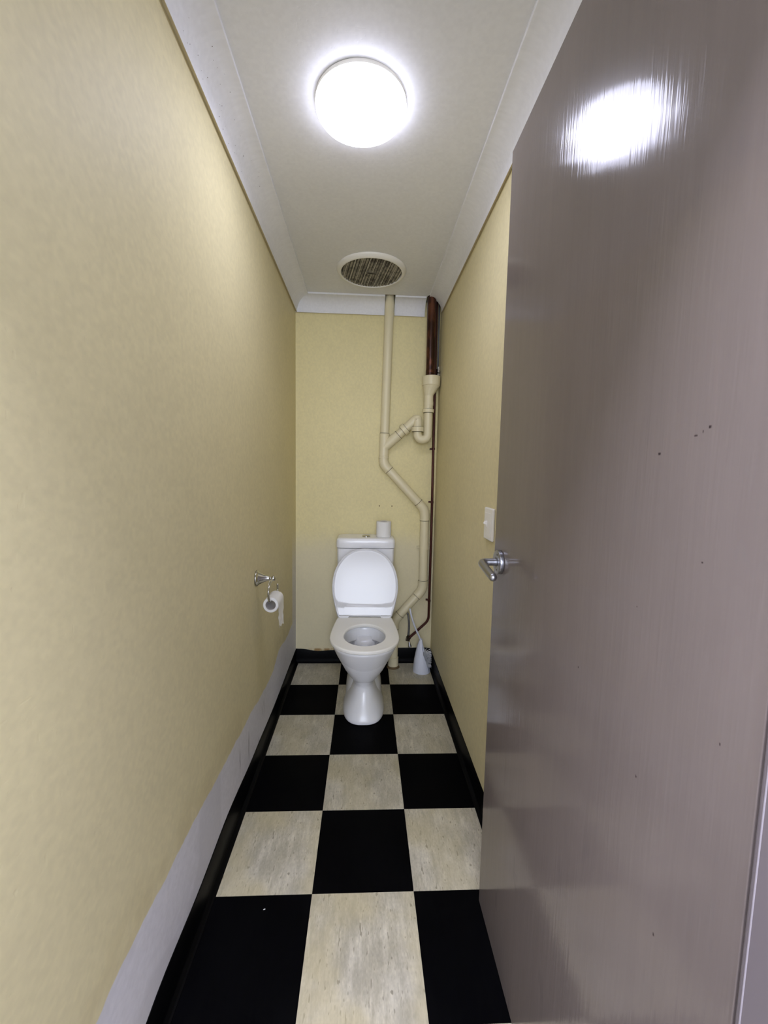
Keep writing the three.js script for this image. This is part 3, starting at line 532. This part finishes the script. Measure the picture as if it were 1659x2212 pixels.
// stop valve and hose behind the pan
{
  const z = ZB + 0.034;
  const t = thing('stop_valve', 'small dark metal stop valve low on the back wall right of the toilet', 'valve', [0.293, 0.165, ZB]);
  const at = (g) => g.translate(-0.293, -0.165, -ZB);
  mesh('body', at(merge([rod(V(0.302, 0.18, z), V(0.289, 0.163, z), 0.0105, 0.0105, 8), rod(V(0.293, 0.168, ZB), V(0.293, 0.168, z + 0.012), 0.011, 0.009, 16), rod(V(0.293, 0.165, z), V(0.293, 0.198, z), 0.0075, 0.0075, 8)])), M.brassDark, t);
  mesh('handle', at(merge([rod(V(0.299, 0.152, z + 0.004), V(0.303, 0.128, z + 0.012), 0.006, 0.0085, 14), rod(V(0.303, 0.132, z + 0.011), V(0.304, 0.122, z + 0.014), 0.0115, 0.0105, 12)])), M.steel, t);
  mesh('nut', at(rod(V(0.276, 0.166, z), V(0.29, 0.166, z), 0.008, 0.0095, 6)), M.brassDark, t);
  const h = thing('flexible_hose', 'grey braided hose rising from the stop valve behind the waste pipe', 'hose', [0.293, 0.2, z]);
  const crv = new THREE.CatmullRomCurve3([V(0.293, 0.196, z), V(0.2955, 0.24, z), V(0.2945, 0.29, z - 0.004), V(0.284, 0.336, z - 0.018), V(0.252, 0.325, z - 0.0245), V(0.205, 0.275, z - 0.024), V(0.165, 0.262, z - 0.01), V(0.135, 0.3, z + 0.01), V(0.125, 0.352, z + 0.02), V(0.124, 0.388, z + 0.03)]);
  const frames = 260, g = new THREE.TubeGeometry(crv, frames, 0.0062, 14, false), p = g.attributes.position, n = g.attributes.normal;
  for (let i = 0; i < p.count; i++) { const k = Math.floor(i / 15), d = 0.0005 * Math.sin(k * 1.3 + (i % 15) * 1.7); p.setXYZ(i, p.getX(i) + n.getX(i) * d, p.getY(i) + n.getY(i) * d, p.getZ(i) + n.getZ(i) * d); }
  mesh('hose', g.translate(-0.293, -0.2, -z), M.hose, h);
}
// ------------------------------------------------------------------ toilet brush in its holder
{
  const c = V(0.372, 0.0005, -2.468);
  const t = thing('brush_holder', 'white plastic toilet brush holder with an open side', 'brush holder', [c.x, c.y, c.z]);
  const prof = [[0.054, 0], [0.0545, 0.004], [0.0525, 0.03], [0.047, 0.075], [0.038, 0.12], [0.027, 0.165], [0.016, 0.196], [0.013, 0.206]];
  const rings = prof.map(([r, y]) => { const out = [], gap = lerp(0.5, 1.35, smooth(0, 0.17, y)); const pts = []; for (let i = 0; i <= 40; i++) { const a = gap + i / 40 * (2 * Math.PI - 2 * gap); pts.push([a, r]); } for (const [a, q] of pts) out.push(V(q * Math.cos(a) - y * 0.03, y, -q * Math.sin(a))); for (const [a, q] of pts.slice().reverse()) out.push(V((q - 0.0022) * Math.cos(a) - y * 0.03, y, -(q - 0.0022) * Math.sin(a))); return out; });
  const shell = loft(rings, { crease: 0.7 });
  mesh('shell', shell.rotateY(-0.25), M.brush, t);
  mesh('base', lathe([[0, 0], [0.053, 0], [0.053, 0.006], [0, 0.007]].reverse(), 48), M.brush, t);
  const b = thing('toilet_brush', 'white toilet brush standing in the holder, handle leaning left', 'toilet brush', [c.x, 0.01, c.z]);
  const at = (g) => g.translate(-c.x, -0.01, -c.z);
  const BX = 0.388;
  const crv = new THREE.CatmullRomCurve3([V(0.288, 0.402, -2.462), V(0.297, 0.36, -2.456), V(0.321, 0.29, -2.455), V(0.348, 0.23, -2.46), V(0.368, 0.18, -2.466), V(0.383, 0.115, -2.467), V(BX, 0.02, -2.467)]);
  mesh('handle', at(merge([new THREE.TubeGeometry(crv, 60, 0.0056, 14, false), bead(V(0.288, 0.402, -2.462), 0.0056)])), M.brush, b);
  const r = rng(5), list = [];
  for (let i = 0; i < 420; i++) { const a = r() * Math.PI * 2, y = 0.03 + 0.1 * r(), l = 0.036 + 0.008 * r() + 0.012 * Math.max(0, Math.cos(a)), o = V(BX, y, -2.467), e = V(BX + l * Math.cos(a), y + 0.012 * (r() - 0.2), -2.467 + l * Math.sin(a)); if (e.x > 0.428) e.x = 0.428; list.push(rod(o, e, 0.0009, 0.0009, 4, true)); }
  mesh('bristles', at(merge(list)), M.bristle, b).userData.kind = 'stuff';
}
// ------------------------------------------------------------------ light switch on the right wall
{
  const y = 1.064, z = -1.4185;
  const t = thing('light_switch', 'white plastic light switch on the right wall beside the door edge', 'light switch', [XR, y, z]);
  mesh('plate', new RoundedBoxGeometry(0.011, 0.114, 0.095, 4, 0.005).translate(-0.0054, 0, 0), M.plastic, t);
  mesh('cover', new RoundedBoxGeometry(0.004, 0.082, 0.062, 3, 0.0012).translate(-0.0098, -0.002, 0), M.plastic, t);
  mesh('toggle', merge([new RoundedBoxGeometry(0.003, 0.022, 0.012, 3, 0.0012).translate(-0.0124, 0, -0.012), new RoundedBoxGeometry(0.012, 0.012, 0.009, 3, 0.003).rotateZ(-0.5).translate(-0.0165, 0.003, -0.012)]), M.plastic, t);
}
{
  const o = mesh('paper_scrap', new THREE.IcosahedronGeometry(0.0022, 1).scale(1.5, 0.3, 0.7).rotateY(0.3).translate(-0.267, 0.0009, -1.064), M.paper);
  o.userData = { label: 'tiny white scrap lying on a black floor tile', category: 'scrap' };
}
renderer.render(scene, camera);
